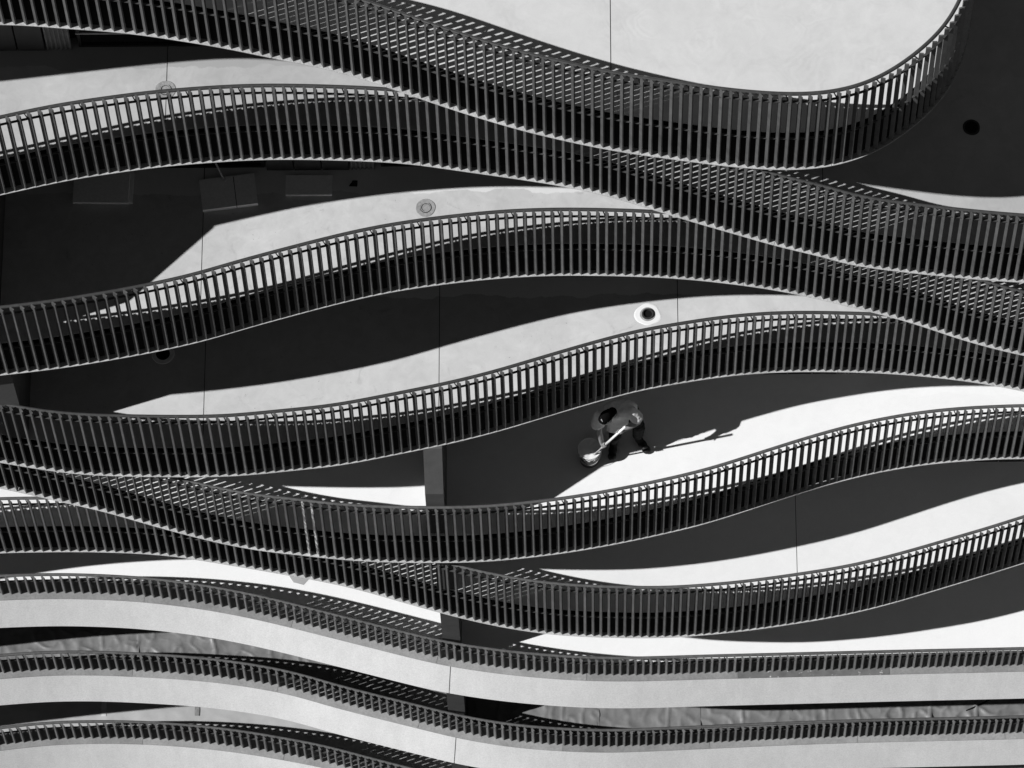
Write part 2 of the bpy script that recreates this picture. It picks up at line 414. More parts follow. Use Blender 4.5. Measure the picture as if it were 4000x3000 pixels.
for k in range(1, 10):
    cv, zf = CV[k], ZF(k)
    back = FLOOR_BACK.get(k, 5.0)
    u_in = 0.115 if UPPER(k) else 0.254
    o_in = cv.off(u_in)
    xl, xr = o_in[0, 0], o_in[-1, 0]
    # structural slab
    poly = [tuple(p) for p in o_in] + [(xr, back + 0.01 if k > 1 else o_in[-1, 1] + 0.001), (xl, back)]
    if k == 1: poly = [tuple(p) for p in o_in] + [(xl, back)]
    z_bot = zf - 0.655 if UPPER(k) else zf - 0.25
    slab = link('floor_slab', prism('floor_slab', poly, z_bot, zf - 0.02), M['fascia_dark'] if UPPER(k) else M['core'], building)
    slabs[k] = slab
    if k < 9:
        slab.data.materials.append(M['soffit'] if k >= 4 else M['fascia_dark'])  # unseen soffits: near-black above to cut bounced light, white below to add it
        for p in slab.data.polygons:
            if p.normal.z < -0.5: p.material_index = 1
    # topping, cut at the movement joints
    xs = [None] + JOINTS[k] + [None]
    for a, b in zip(xs[:-1], xs[1:]):
        i0 = 0 if a is None else int(np.argmax(o_in[:, 0] > a + 0.0045))
        i1 = len(o_in) if b is None else int(np.argmax(o_in[:, 0] > b - 0.0045))
        seg = [tuple(p) for p in o_in[i0:i1]]
        if a is not None:
            seg = [(a + 0.0045, float(np.interp(a + 0.0045, o_in[:i0+2, 0], o_in[:i0+2, 1])))] + seg
        if b is not None:
            seg = seg + [(b - 0.0045, float(np.interp(b - 0.0045, o_in[:i1+2, 0], o_in[:i1+2, 1])))]
        la = seg[0][0]; lb = seg[-1][0]
        if k == 1 and b is None: tail = [(la, back)]
        else: tail = [(lb, back), (la, back)]
        link('floor_panel', prism('floor_panel', seg + tail, zf - 0.018, zf), M['floor%d' % k], slab)
    # ledge plates
    s, smax = 0.35 * random.random(), cv.S[-1] - 0.1
    x_end = 6.9 if k != 9 else 2.0
    first = True
    while s < smax:
        e = min(s + 2.05, smax)
        xm = cv.at((s + e) / 2)[0][0]
        if UPPER(k):
            sec, mt = [(0, -LOW), (0, -LOW - 0.008), (0.135, -LOW - 0.008), (0.135, -LOW)], M['plate']
        else:
            sec = [(0, 0.53), (0, 0.522), (0.27, 0.522), (0.27, 0.53)]
            mt = random.choice([M['plate_a'], M['plate_b'], M['plate_b']])
            if k == 7 and 2.6 < xm < 4.8: mt = M['plate_c']
        if cv.at(s)[0][1] < 3.2:
            link('ledge_plate', sweep('ledge_plate', cv, sec, s, e - 0.005, z=zf), mt, slab)
        s = e
    if UPPER(k):
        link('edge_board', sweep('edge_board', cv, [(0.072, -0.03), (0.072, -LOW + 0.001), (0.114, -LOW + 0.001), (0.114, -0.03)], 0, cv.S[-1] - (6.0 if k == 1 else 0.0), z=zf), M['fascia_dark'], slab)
    else:
        link('parapet', sweep('parapet', cv, [(0.088, 0.518), (0.25, 0.518), (0.25, -0.25), (-0.088, -0.25), (-0.088, -0.064)], 0, cv.S[-1], z=zf, ds=0.12), M['core'], slab)
        cuts = [0.0, cv.s_of_x(-7.6 if k < 9 else -8.6), cv.s_of_x(-1.12), cv.s_of_x(7.2), cv.S[-1]]
        for a, b in zip(cuts[:-1], cuts[1:]):
            if b - a < 0.1: continue
            link('fascia_panel', sweep('fascia_panel', cv, [(0.006, 0.519), (-0.169, -0.065), (-0.092, -0.065), (0.085, 0.519)], a + 0.006, b - 0.006, z=zf), M['fascia'], slab)

# party walls between the flats: front edge follows the railing, then runs to the slab above
def party_wall(k, x0, x1, prof):
    z = ZF(k)
    pts = [(y, z + h) for (y, h) in prof]
    n = len(pts)
    v = [(x0, y, zz) for y, zz in pts] + [(x0, 4.8, z + prof[-1][1]), (x0, 4.8, z)]
    v += [(x1, y, zz) for y, zz in pts] + [(x1, 4.8, z + prof[-1][1]), (x1, 4.8, z)]
    m = n + 2
    f = [tuple(range(m)), tuple(range(2*m - 1, m - 1, -1))] + [(i, i + m, (i+1) % m + m, (i+1) % m) for i in range(m)]
    me = mesh('party_wall', v, f)
    bm = bmesh.new(); bm.from_mesh(me)
    bmesh.ops.triangulate(bm, faces=[x for x in bm.faces if len(x.verts) > 4])
    bmesh.ops.recalc_face_normals(bm, faces=bm.faces)
    bm.to_mesh(me); bm.free()
    return link('party_wall', me, M['wall'], building)
party_wall(3, -6.33, -6.07, [(0.05, 0.002), (0.05, 1.45), (0.68, CLEAR(3))])
party_wall(4, -6.29, -6.03, [(0.06, 0.002), (0.06, 1.06), (0.04, CLEAR(4))])
party_wall(5, -1.24, -1.01, [(-0.115, 0.002), (-0.115, 1.28), (0.17, CLEAR(5))])
party_wall(6, -1.205, -0.96, [(0.17, 0.002), (0.17, 1.06), (0.00, CLEAR(6))])
for k, xa, xb in ((7, -1.19, -0.95), (8, -1.17, -0.935), (9, -1.165, -0.93)):
    y = CV[k].y_of_x(-1.06) + 0.29
    party_wall(k, xa, xb, [(y, 0.002), (y, 1.06), (y - 0.03, CLEAR(k))])

# back walls: glazing bays, dark cladding boards and one corrugated strip on every storey
def corrugated_mesh(w, h):
    v, f = [], []
    n = 60
    for i in range(n + 1):
        x = w * i / n
        y = -0.018 * (0.5 + 0.5 * math.tanh(4 * math.sin(2 * math.pi * 5.5 * i / n)))
        v += [(x, y, 0), (x, y, h), (x, 0.03, 0), (x, 0.03, h)]
    for i in range(n):
        a, b = 4*i, 4*i + 4
        f += [(a, b, b+1, a+1), (a+3, b+3, b+2, a+2), (a+1, b+1, b+3, a+3), (a+2, b+2, b, a)]
    f += [(0, 1, 3, 2), (4*n+2, 4*n+3, 4*n+1, 4*n)]
    return mesh('corrugated_panel', v, f)
CORR_X = {2: -5.28, 3: -2.00, 4: 1.23, 5: 4.00, 6: 6.9, 7: -7.6, 8: -5.0, 9: -5.0}
for k in range(2, 10):
    z = ZF(k); top = CLEAR(k) - 0.004; BACK_Y = BACK[k]
    xa, xb = -12.5, (3.6 if k == 2 else 9.5)
    wall = link('back_wall', box_mesh('back_wall', xa, xb, BACK_Y + 0.16, BACK_Y + 0.36, z + 0.003, z + top), M['frame'], building)
    cx = CORR_X[k]
    # cladding boards left of the corrugated strip
    w = 0.31 if k in (3,) else 0.30
    for i in range(3):
        x1 = cx - 0.022 - i * (w + 0.018)
        link('cladding_board', box_mesh('cladding_board', x1 - w, x1, BACK_Y, BACK_Y + 0.155, z + 0.003, z + top - 0.002), M['cladding'], wall)
    c = link('corrugated_panel', corrugated_mesh(0.28, top - 0.01), M['corrugated'], wall)
    c.location = (cx, BACK_Y + 0.02, z + 0.004)
    c.matrix_parent_inverse = parent_inv(wall)
    # glazing bays either side
    bays = []
    x = cx + 0.36
    while x < xb - 0.4:
        bays.append((x, min(x + 1.9, xb - 0.05))); x += 1.94
    x = cx - 1.02
    while x > xa + 0.4:
        bays.append((max(x - 1.9, xa + 0.05), x)); x -= 1.94
    for (a, b) in bays:
        g = link('window_pane', box_mesh('window_pane', a + 0.04, b - 0.04, BACK_Y + 0.06, BACK_Y + 0.08, z + 0.05, z + top - 0.05), M['glass'], wall)
        fr = [box_mesh('window_frame', a, b, BACK_Y + 0.04, BACK_Y + 0.155, z + 0.003, z + 0.046)]
        link('window_sill', fr[0], M['frame'], wall)
        link('window_jamb', box_mesh('window_jamb', a, a + 0.036, BACK_Y + 0.04, BACK_Y + 0.155, z + 0.048, z + top - 0.05), M['frame'], wall)
        link('window_jamb', box_mesh('window_jamb', b - 0.036, b, BACK_Y + 0.04, BACK_Y + 0.155, z + 0.048, z + top - 0.05), M['frame'], wall)
    if k == 2:
        link('steel_bar', box_mesh('steel_bar', -4.93, -3.2, BACK_Y + 0.035, BACK_Y + 0.058, z + 0.31, z + 0.335), M['steel'], wall)

# floor drains laid on the floor panels; black discs paint the shade inside holes
def disc(r, z, n=40, jit=0.0, seed=0):
    rr = random.Random(seed); ph = [rr.uniform(0, 6.28) for _ in range(5)]
    out = []
    for i in range(n):
        a = 2 * math.pi * i / n
        q = r * (1 + jit * sum(math.sin((j + 2) * a + ph[j]) / (j + 1.5) for j in range(5)))
        out.append((q * math.cos(a), q * math.sin(a), z))
    return out
def ring_stack(name, rings, cap=True, mats=None):
    """rings: list of vertex loops joined outwards-in; mats: material index per band, last = cap"""
    v, f, mi = [], [], []
    n = len(rings[0])
    for r in rings: v += r
    for i in range(len(rings) - 1):
        for j in range(n):
            a, b = i*n + j, i*n + (j+1) % n
            f.append((a, b, b + n, a + n)); mi.append(mats[i] if mats else 0)
    if cap:
        f.append(tuple(range((len(rings)-1)*n, len(rings)*n))); mi.append(mats[-1] if mats else 0)
    me = mesh(name, v, f)
    for p, m in zip(me.polygons, mi): p.material_index = m
    return me
def drain(k, x, y, kind, seed=0):
    z = ZF(k)
    if kind == 'halo':
        me = ring_stack('floor_drain', [disc(0.155, 0.001, 40, 0.09, seed), disc(0.142, 0.005, 40, 0.08, seed), disc(0.095, 0.006, 40, .02, seed), disc(0.074, 0.012), disc(0.070, 0.030), disc(0.056, 0.030), disc(0.054, 0.006), disc(0.02, 0.004)], True, [0, 0, 1, 2, 2, 2, 3, 3])
        ms = [M['halo'], M['mortar'], M['grate'], M['black']]
    elif kind == 'ring':
        me = ring_stack('floor_drain', [disc(0.118, 0.001, 40, 0.02, seed), disc(0.112, 0.007, 40, .02, seed), disc(0.068, 0.005), disc(0.062, 0.016), disc(0.052, 0.016), disc(0.05, 0.006), disc(0.02, 0.006)], True, [1, 1, 2, 0, 2, 0, 0])
        ms = [M['halo'], M['mortar'], M['grate']]
        ms = [M['mortar'], M['mortar'], M['grate']]
    elif kind == 'dark':
        me = ring_stack('floor_drain', [disc(0.140, 0.001, 40, 0.02, seed), disc(0.135, 0.008), disc(0.085, 0.008), disc(0.082, 0.003), disc(0.02, 0.002)], True, [0, 0, 1, 1, 1])
        ms = [M['halo'], M['black']]
    else:
        me = ring_stack('floor_drain', [disc(0.098, 0.001, 40, 0.03, seed), disc(0.094, 0.005, 40, 0.03, seed), disc(0.074, 0.003), disc(0.02, 0.002)], True, [0, 0, 1, 1])
        ms = [M['grate'], M['black']]
    for m in ms: me.materials.append(m)
    o = link('floor_drain', me, None, slabs[k])
    o.location = (x, y, z)
    o.matrix_parent_inverse = parent_inv(slabs[k])
drain(2, -3.93, 1.74, 'ring', 1)
drain(3, -1.11, 1.745, 'ring', 2)
drain(4, 1.53, 1.665, 'halo', 3)
drain(4, -4.42, 1.175, 'dark', 4)
drain(2, 5.07, 1.20, 'hole', 5)

# ------------------------------------------------------------------ railings
def spacing(x): return float(np.interp(x, [-8, -4.5, -1.2, 0.6, 3.3, 5.6], [0.1255, 0.118, 0.110, 0.1055, 0.101, 0.099]))
def bar_mesh(length):
    l, t = 0.053, 0.019
    bm = bmesh.new()
    bmesh.ops.create_cube(bm, size=1.0)
    for v in bm.verts: v.co = Vector((v.co.x * l, v.co.y * t, (v.co.z + 0.5) * length))
    bmesh.ops.bevel(bm, geom=[e for e in bm.edges if abs(e.verts[0].co.z - e.verts[1].co.z) > 0.1], offset=0.0015, segments=1, affect='EDGES')
    me = bpy.data.meshes.new('baluster'); bm.to_mesh(me); bm.free()
    return me
BAR_UP, BAR_LO = bar_mesh(RAIL + LOW - 0.001), bar_mesh(RAIL - 0.53 - 0.001)
BAR_UP.materials.append(M['bar']); BAR_LO.materials.append(M['bar_grey'])
BAR_SPLASH = BAR_UP.copy(); BAR_SPLASH.materials.clear(); BAR_SPLASH.materials.append(M['bar_splashed'])
BRACKET = box_mesh('bracket', -0.006, 0.006, -0.068, 0.0, -0.012, 0.0); BRACKET.materials.append(M['bar'])

RAIL_LABEL = {
 1: 'dark slatted railing of the top terrace, sweeping round the corner at the upper right',
 2: 'dark slatted railing just below the top one, arching highest at the upper left',
 3: 'dark slatted railing below the three grey boards on the floor',
 4: 'dark slatted railing directly above the worker, dipping at the left and cresting at the right',
 5: 'dark slatted railing directly below the worker, with two balusters splashed white',
 6: 'lowest of the tall slatted railings, dipping in the middle of the picture',
 7: 'topmost of the three short railings that stand on white sloping fascias',
 8: 'middle one of the three short railings that stand on white sloping fascias',
 9: 'short slatted railing at the very bottom left on the lowest white fascia'}
BAR_X = {1: (-7.3, 99), 2: (-7.5, 6.2), 3: (-7.8, 6.5), 4: (-8.1, 6.8), 5: (-8.4, 7.0), 6: (-8.8, 7.2), 7: (-9.0, 7.4), 8: (-9.3, 7.6), 9: (-9.6, -1.2)}
rng = random.Random(3)
for k in range(1, 10):
    cv, zf = CV[k], ZF(k)
    du = -0.012 if UPPER(k) else 0.060
    zb = -LOW if UPPER(k) else 0.53
    x0, x1 = BAR_X[k]
    s = cv.s_of_x(x0); s_start = s
    s_end = cv.s_of_x(x1) if k > 1 else float(cv.S[int(np.argmax((cv.P[:, 0] > 4) & (cv.P[:, 1] > 2.6)))])
    p, t, n = cv.at((s_start + s_end) / 2)
    root = empty('balcony_railing', (float(p[0]), float(p[1]), zf + zb))
    tag(root, RAIL_LABEL[k], 'railing', 'slatted balcony railings')
    inv = parent_inv(root)
    i = 0
    while s < s_end:
        p, t, n = cv.at(s)
        a = math.atan2(t[1], t[0]) - math.radians(45) + math.radians(rng.uniform(-1.6, 1.6))
        c = p + n * (0.046 + du)
        me = BAR_UP if UPPER(k) else BAR_LO
        if k == 5 and (-2.84 < p[0] < -2.61): me = BAR_SPLASH
        o = bpy.data.objects.new('baluster', me); COL.objects.link(o)
        o.parent = root; o.matrix_parent_inverse = inv
        ds = spacing(p[0]) * rng.uniform(0.975, 1.025)
        o.location = (c[0], c[1], zf + zb + 0.0005); o.rotation_euler = (0, 0, a); o.scale = (ds / 0.109, ds / 0.109, (RAIL - zb + rail_dz(k, p[0])) / (RAIL - zb))
        if i % 5 == 2:
            q, tq, nq = cv.at(s + ds * 0.55)
            b = bpy.data.objects.new('bracket', BRACKET); COL.objects.link(b)
            b.parent = root; b.matrix_parent_inverse = inv
            cc = q + nq * (0.108 + du)
            b.location = (cc[0], cc[1], zf + RAIL - 0.074 + rail_dz(k, q[0]))
            b.rotation_euler = (math.radians(38), 0, math.atan2(tq[1], tq[0]) + math.radians(28))
        s += ds; i += 1
    r, uc, zc = 0.0215, 0.112 + du, RAIL - 0.07
    sec = [(uc + r * math.cos(q), zc + r * math.sin(q)) for q in np.linspace(0, 2*math.pi, 12, endpoint=False)]
    link('handrail', sweep('handrail', cv, sec, s_start, s_end, smooth=True, z=zf, rail=k), M['tube' if k < 5 else 'tube_grey'], root)
    link('top_flat_bar', sweep('top_flat_bar', cv, [(0.034+du, RAIL-0.117), (0.034+du, RAIL-0.124), (0.062+du, RAIL-0.124), (0.062+du, RAIL-0.117)], s_start, s_end, z=zf, rail=k), M['flat'], root)
    if UPPER(k):
        link('bottom_flat_bar', sweep('bottom_flat_bar', cv, [(0.028, 0.004), (0.028, -0.004), (0.052, -0.004), (0.052, 0.004)], s_start, s_end, z=zf), M['flat'], root)

# ------------------------------------------------------------------ sheets, boards and small things lying on the floors
def sheet_mesh(name, k, xa, xb, z0, amp, seed, step=0.024, folds=(), u0=0.262, yb=None):
    yb = yb or BACK[k] - 0.005
    cv = CV[k]; c = cv.off(u0)
    rr = random.Random(seed); o = Vector((rr.uniform(0, 50), rr.uniform(0, 50), seed))
    nx = max(2, int((xb - xa) / step)); ny = int(2.3 / step)
    v, f = [], []
    for i in range(nx + 1):
        x = xa + (xb - xa) * i / nx
        y0 = float(np.interp(x, c[:, 0], c[:, 1])) + 0.004
        for j in range(ny + 1):
            y = y0 + (yb - y0) * j / ny
            q = Vector((x * 4.2 + y * 1.3, y * 3.1 - x * 0.9, 0)) + o
            r1 = (1 - abs(noise.noise(q))) ** 7
            r2 = (1 - abs(noise.noise(Vector((x * 7.0 - y * 3.0, y * 4.5 + x * 3.0, 3)) + o))) ** 7
            g = 0.5 + 0.5 * noise.noise(Vector((x * 1.5, y * 2.0, 9)) + o)
            z = amp * (1.0 * r1 * (0.35 + 1.2 * g) + 0.28 * r2 + 0.35 * g + 0.4 * abs(noise.noise(q * 0.45)))
            for fx in folds:
                d = abs(x + 0.05 * noise.noise(Vector((y * 3, fx, 0))) - fx)
                z += amp * 1.0 * max(0, 1 - d / 0.03)
            v.append((x, y, z0 + 0.002 + max(0.0, z)))
    for i in range(nx):
        for j in range(ny):
            a = i * (ny + 1) + j
            f.append((a, a + ny + 1, a + ny + 2, a + 1))
    me = mesh(name, v, f, True)
    return me
SH = [(-9.3, -5.57, 'leftmost crinkled grey plastic sheet covering the floor above the middle short railing', (-6.10,)),
      (-5.61, -1.20, 'crinkled grey plastic sheet left of the party wall, above the middle short railing', (-4.5, -3.3)),
      (-0.91, 0.935, 'crinkled grey plastic sheet just right of the party wall above the middle short railing', (0.43,)),
      (0.895, 2.355, 'second grey plastic sheet right of the party wall above the middle short railing', (1.9,)),
      (2.315, 3.64, 'third grey plastic sheet right of the party wall above the middle short railing', (2.95,)),
      (3.60, 4.92, 'fourth grey plastic sheet right of the party wall above the middle short railing', (4.1, 4.57)),
      (4.88, 7.4, 'rightmost grey plastic sheet, badly creased and crossed by a black cord', (5.6, 6.2))]
for i, (a, b, lab, fo) in enumerate(SH):
    o = link('plastic_sheet', sheet_mesh('plastic_sheet', 8, a, b, ZF(8) + (0.0015 if i % 2 else 0.0), 0.020 if i < 6 else 0.030, 11 + i, folds=fo), M['sheet'])
    tag(o, lab, 'plastic sheet', 'grey plastic sheets on the floor')
for a, b, lab, tapes in [(-9.0, -1.20, 'pale protective film with two tape strips on the floor above the lowest railing', (-6.27, -4.91)), (-0.93, 7.2, 'pale protective film on the floor at the bottom right', ())]:
    o = link('protective_film', sheet_mesh('protective_film', 9, a, b, ZF(9), 0.006, 31 + int(a), 0.05), M['film'])
    tag(o, lab, 'floor film')
    for x in tapes:
        v, f = [], []
        for j in range(40):
            y = 0.95 + 0.46 * j / 39; w = 0.035 + 0.008 * noise.noise(Vector((x, y * 9, 1)))
            v += [(x - w, y, ZF(9) + 0.016), (x + w, y, ZF(9) + 0.016)]
        for j in range(39): f.append((2*j, 2*j+1, 2*j+3, 2*j+2))
        link('tape_strip', mesh('tape_strip', v, f), M['tape_pale'] if x < -6 else M['tape'], o)

def tube(name, pts, r, n=8, taper=None):
    v, f = [], []
    pts = [Vector(p) for p in pts]
    for i, p in enumerate(pts):
        d = (pts[min(i + 1, len(pts) - 1)] - pts[max(i - 1, 0)]).normalized()
        a = d.orthogonal().normalized() if i == 0 else (a - d * a.dot(d)).normalized()
        b = d.cross(a)
        rr = r if taper is None else r + (taper - r) * i / (len(pts) - 1)
        for j in range(n):
            t = 2 * math.pi * j / n
            v.append(p + (a * math.cos(t) + b * math.sin(t)) * rr)
    for i in range(len(pts) - 1):
        for j in range(n):
            q, w = i*n + j, i*n + (j+1) % n
            f.append((q, w, w + n, q + n))
    f += [tuple(range(n - 1, -1, -1)), tuple(range((len(pts)-1)*n, len(pts)*n))]
    return mesh(name, v, f, True)

z8 = ZF(8)
cord = link('cord', tube('cord', [(6.08, 0.15, z8 + 0.03), (6.19, 0.20, z8 + 0.035), (6.35, 0.275, z8 + 0.04), (6.46, 0.335, z8 + 0.055), (6.50, 0.36, z8 + 0.05), (6.665, 0.42, z8 + 0.045), (6.80, 0.465, z8 + 0.04)], 0.010), M['black'])
tag(cord, 'short black cord lying across the grey sheeting near the right edge', 'cord')

# boards on the third floor down
def board(name, corners, z0, z1, label, seam=False, under=None):
    n = len(corners)
    me = prism('board', corners, z0, z1)
    bm = bmesh.new(); bm.from_mesh(me)
    bmesh.ops.bevel(bm, geom=[e for e in bm.edges if abs(e.verts[0].co.z - e.verts[1].co.z) > 0.01], offset=0.006, segments=1, affect='EDGES')
    bm.to_mesh(me); bm.free()
    root = empty(name, (sum(c[0] for c in corners) / n, sum(c[1] for c in corners) / n, ZF(3)))
    tag(root, label, 'board', 'grey boards on the floor')
    link('board_panel', me, M['board'], root)
    return root
z3 = ZF(3)
def rect(cx, cy, w, d, a):
    c, s = math.cos(a), math.sin(a)
    return [(cx + x*c - y*s, cy + x*s + y*c) for x, y in ((-w/2, -d/2), (w/2, -d/2), (w/2, d/2), (-w/2, d/2))]
b1 = board('insulation_board', rect(-4.935, 2.015, 0.655, 0.42, -0.02), z3 + 0.041, z3 + 0.085, 'grey board half hidden under the ledge, leftmost of the three on the floor')
link('board_panel', prism('board', rect(-4.89, 2.03, 0.655, 0.40, -0.02), z3 + 0.001, z3 + 0.040), M['board'], b1)
b2 = board('insulation_board', rect(-3.56, 1.93, 0.40, 0.40, 0.13), z3 + 0.001, z3 + 0.062, 'tilted grey board with a seam across it, middle one of the three on the floor')
link('board_panel', prism('board', rect(-3.232, 1.973, 0.245, 0.40, 0.13), z3 + 0.001, z3 + 0.062), M['board'], b2)
link('seam_strip', prism('seam_strip', rect(-3.357, 1.955, 0.03, 0.38, 0.13), z3 + 0.001, z3 + 0.054), M['cladding'], b2)
b3 = board('insulation_board', rect(-2.488, 2.04, 0.55, 0.26, -0.005), z3 + 0.001, z3 + 0.036, 'small flat grey board, rightmost of the three on the floor')

stick = link('batten', tube('batten', [(-3.46, 2.06, z3 + 0.004), (-3.57, 2.20, z3 + 0.28), (-3.63, 2.27, z3 + 0.50)], 0.012, 6), M['wood'])
tag(stick, 'thin pale wooden batten leaning against the dark glazing behind the grey boards', 'batten')
v = [(-2.02, 2.035, 0.002), (-1.92, 2.03, 0.002), (-1.915, 2.11, 0.002), (-1.97, 2.10, 0.03), (-1.95, 2.06, 0.04)]
scrap = link('black_scrap', mesh('black_scrap', [(a, b, z3 + c) for a, b, c in v], [(0, 1, 4), (1, 2, 4), (2, 3, 4), (3, 0, 4), (0, 3, 2, 1)]), M['black'])
tag(scrap, 'small black folded scrap on the floor beside the corrugated panel, right of the boards', 'scrap')
me = box_mesh('paper_scrap', -0.05, 0.05, -0.045, 0.045, 0.0, 0.002)
paper = link('paper_scrap', me, M['film']); paper.location = (1.14, 0.10, 0.001); paper.rotation_euler = (0, 0, 0.3)
tag(paper, 'small pale paper scrap on the top terrace floor behind the railing', 'scrap')
# taped plastic patch on the seventh floor
z7 = ZF(7)
pp = link('plastic_patch', prism('plastic_patch', [(-3.39, 1.51), (-3.27, 1.32), (-3.13, 1.28), (-3.00, 1.44), (-3.06, 1.53), (-3.23, 1.55)], z7 + 0.001, z7 + 0.004), M['film'])
tag(pp, 'small clear plastic patch with a black cross on the bright white floor', 'plastic patch')
for a in (0.5, 2.2):
    link('cross_mark', prism('cross_mark', rect(-3.19, 1.43, 0.085, 0.012, a), z7 + (0.0045 if a < 1 else 0.0062), z7 + (0.0055 if a < 1 else 0.0072)), M['black'], pp)

# ------------------------------------------------------------------ paint bucket, mixing pole and worker
z5 = ZF(5)
def lathe(name, prof, n=48):
    v, f = [], []
    for r, z in prof:
        for j in range(n):
            a = 2*math.pi*j/n; v.append((r*math.cos(a), r*math.sin(a), z))
    for i in range(len(prof) - 1):
        for j in range(n):
            a, b = i*n + j, i*n + (j+1) % n
            f.append((a, b, b + n, a + n))
    return v, f, n
def lathe_mesh(name, prof, n=48, capb=True, capt=True):
    v, f, n = lathe(name, prof, n)
    if capb: f.append(tuple(range(n - 1, -1, -1)))
    if capt: f.append(tuple(range((len(prof)-1)*n, len(prof)*n)))
    return mesh(name, v, f, True)
m_lab, nt, bs = new_mat('bucket label print')
p = coords(nt)
tc = nt.nodes.new('ShaderNodeTexCoord')
sx = nt.nodes.new('ShaderNodeSeparateXYZ'); nt.links.new(tc.outputs['Object'], sx.inputs[0])
band = math_(nt, 'MULTIPLY', ramp(nt, sx.outputs['Z'], 0, 1, 0.235, 0.24), ramp(nt, sx.outputs['Z'], 1, 0, 0.325, 0.33))
bl = ramp(nt, nz(nt, 26.0, 5, 0.75, p, 0.6), 0, 1, 0.47, 0.52)
scr = ramp(nt, nz(nt, 11.0, 3, 0.5, p, 0.6), 0, 1, 0.40, 0.48)
col = mixv(nt, math_(nt, 'MULTIPLY', band, math_(nt, 'MULTIPLY', bl, scr)), 0.02, 0.78)
col = mixv(nt, ramp(nt, sx.outputs['Z'], 0, 1, 0.335, 0.338), col, 0.8)
nt.links.new(col, bs.inputs['Base Color']); bs.inputs['Roughness'].default_value = 0.35
bucket = empty('paint_bucket', (0.808, 0.888, z5))
tag(bucket, 'paint bucket full of grey paint standing on the floor in front of the worker', 'bucket')
def child(name, me, mat, loc, par):
    o = link(name, me, mat); o.parent = par; o.location = loc; return o
child('bucket_wall', lathe_mesh('bucket_wall', [(0.122, 0.002), (0.126, 0.012), (0.146, 0.352), (0.140, 0.352), (0.136, 0.30)], capt=False), m_lab, (0, 0, 0), bucket)
child('rim', lathe_mesh('rim', [(0.1465, 0.340), (0.150, 0.342), (0.150, 0.352), (0.1465, 0.356), (0.1405, 0.354), (0.139, 0.340)], capb=False, capt=False), M['white'], (0, 0, 0), bucket)
vv, ff, n = lathe('paint', [(0.1395, 0.347), (0.10, 0.345), (0.06, 0.342), (0.02, 0.344)])
ff.append(tuple(range(3*n, 4*n)))
vv = [(x, y, z + 0.004 * math.sin(7 * math.atan2(y, x) + 40 * math.hypot(x, y)) * min(1, math.hypot(x, y) / 0.05) * (math.hypot(x, y) < 0.13)) for x, y, z in vv]
child('paint_surface', mesh('paint_surface', vv, ff, True), M['paint'], (0, 0, 0), bucket)
child('handle', tube('handle', [(0.153 * math.cos(a), -0.153 * math.sin(a) * 0.55 - 0.07 * math.sin(a), 0.335 - 0.17 * math.sin(a)) for a in np.linspace(0, math.pi, 24)], 0.003, 6), M['steel'], (0, 0, 0), bucket)

P0, P1 = Vector((0.860, 0.812, z5 + 0.32)), Vector((1.255, 0.760, z5 + 1.33))
pd = (P1 - P0).normalized()
pole = empty('mixing_pole', tuple(P0)); tag(pole, 'white pole held in both hands by the worker, stirring the paint bucket', 'pole')
o = link('shaft', tube('shaft', [P0 + pd * 0.28, P1], 0.0155, 14), M['white'], pole)
o = link('mixing_rod', tube('mixing_rod', [P0 - pd * 0.02, P0 + pd * 0.30], 0.010, 10), M['mortar'], pole)
o = link('paddle', tube('paddle', [P0 - pd * 0.05, P0 + pd * 0.02, P0 + pd * 0.07], 0.024, 8, 0.012), M['film'], pole)

def blobs(name, items, voxel, smooth_it=4):
    """items: (centre, radii(3), rotation Matrix3 or None) ellipsoids -> one continuous voxel-remeshed surface"""
    bm = bmesh.new()
    for c, r, rot in items:
        m = Matrix.Translation(c) @ (rot.to_4x4() if rot is not None else Matrix.Identity(4)) @ Matrix.Diagonal((r[0], r[1], r[2], 1))
        bmesh.ops.create_icosphere(bm, subdivisions=2, radius=1.0, matrix=m)
    me = bpy.data.meshes.new(name + '_src'); bm.to_mesh(me); bm.free()
    ob = bpy.data.objects.new(name + '_src', me); COL.objects.link(ob)
    md = ob.modifiers.new('r', 'REMESH'); md.mode = 'VOXEL'; md.voxel_size = voxel; md.use_smooth_shade = True
    sm = ob.modifiers.new('s', 'SMOOTH'); sm.iterations = smooth_it; sm.factor = 0.5
    dg = bpy.context.evaluated_depsgraph_get(); dg.update()
    out = bpy.data.meshes.new_from_object(ob.evaluated_get(dg))
    out.name = name
    bpy.data.objects.remove(ob); bpy.data.meshes.remove(me)
    out.materials.clear()
    return out
def limb(a, b, ra, rb, n=None):
    a, b = Vector(a), Vector(b); L = (b - a).length
    n = n or max(3, int(L / (min(ra, rb) * 0.45)))
    return [(a.lerp(b, i / n), (ra + (rb - ra) * i / n,) * 3, None) for i in range(n + 1)]
def W(x, y, z): return Vector((x, y - 0.173, z5 + z))
J = dict(pelvis=W(1.246, 1.35, .94), waist=W(1.21, 1.29, 1.07), chest=W(1.165, 1.205, 1.22), neck=W(1.115, 1.10, 1.375), head=W(1.012, 0.985, 1.49),
         hipL=W(1.165, 1.335, .90), hipR=W(1.33, 1.345, .90), kneeL=W(1.135, 1.175, .51), kneeR=W(1.435, 1.28, .52), ankL=W(1.12, 1.265, .10), ankR=W(1.425, 1.33, .10),
         toeL=W(1.095, 1.085, .035), toeR=W(1.53, 1.175, .035), heelL=W(1.123, 1.30, .04), heelR=W(1.405, 1.36, .04),
         shL=W(.950, 1.115, 1.27), shR=W(1.325, 1.155, 1.28), elL=W(.925, 1.03, .99), elR=W(1.415, 1.10, 1.09))
hR, hL = P0 + pd * 0.86, P0 + pd * 0.385
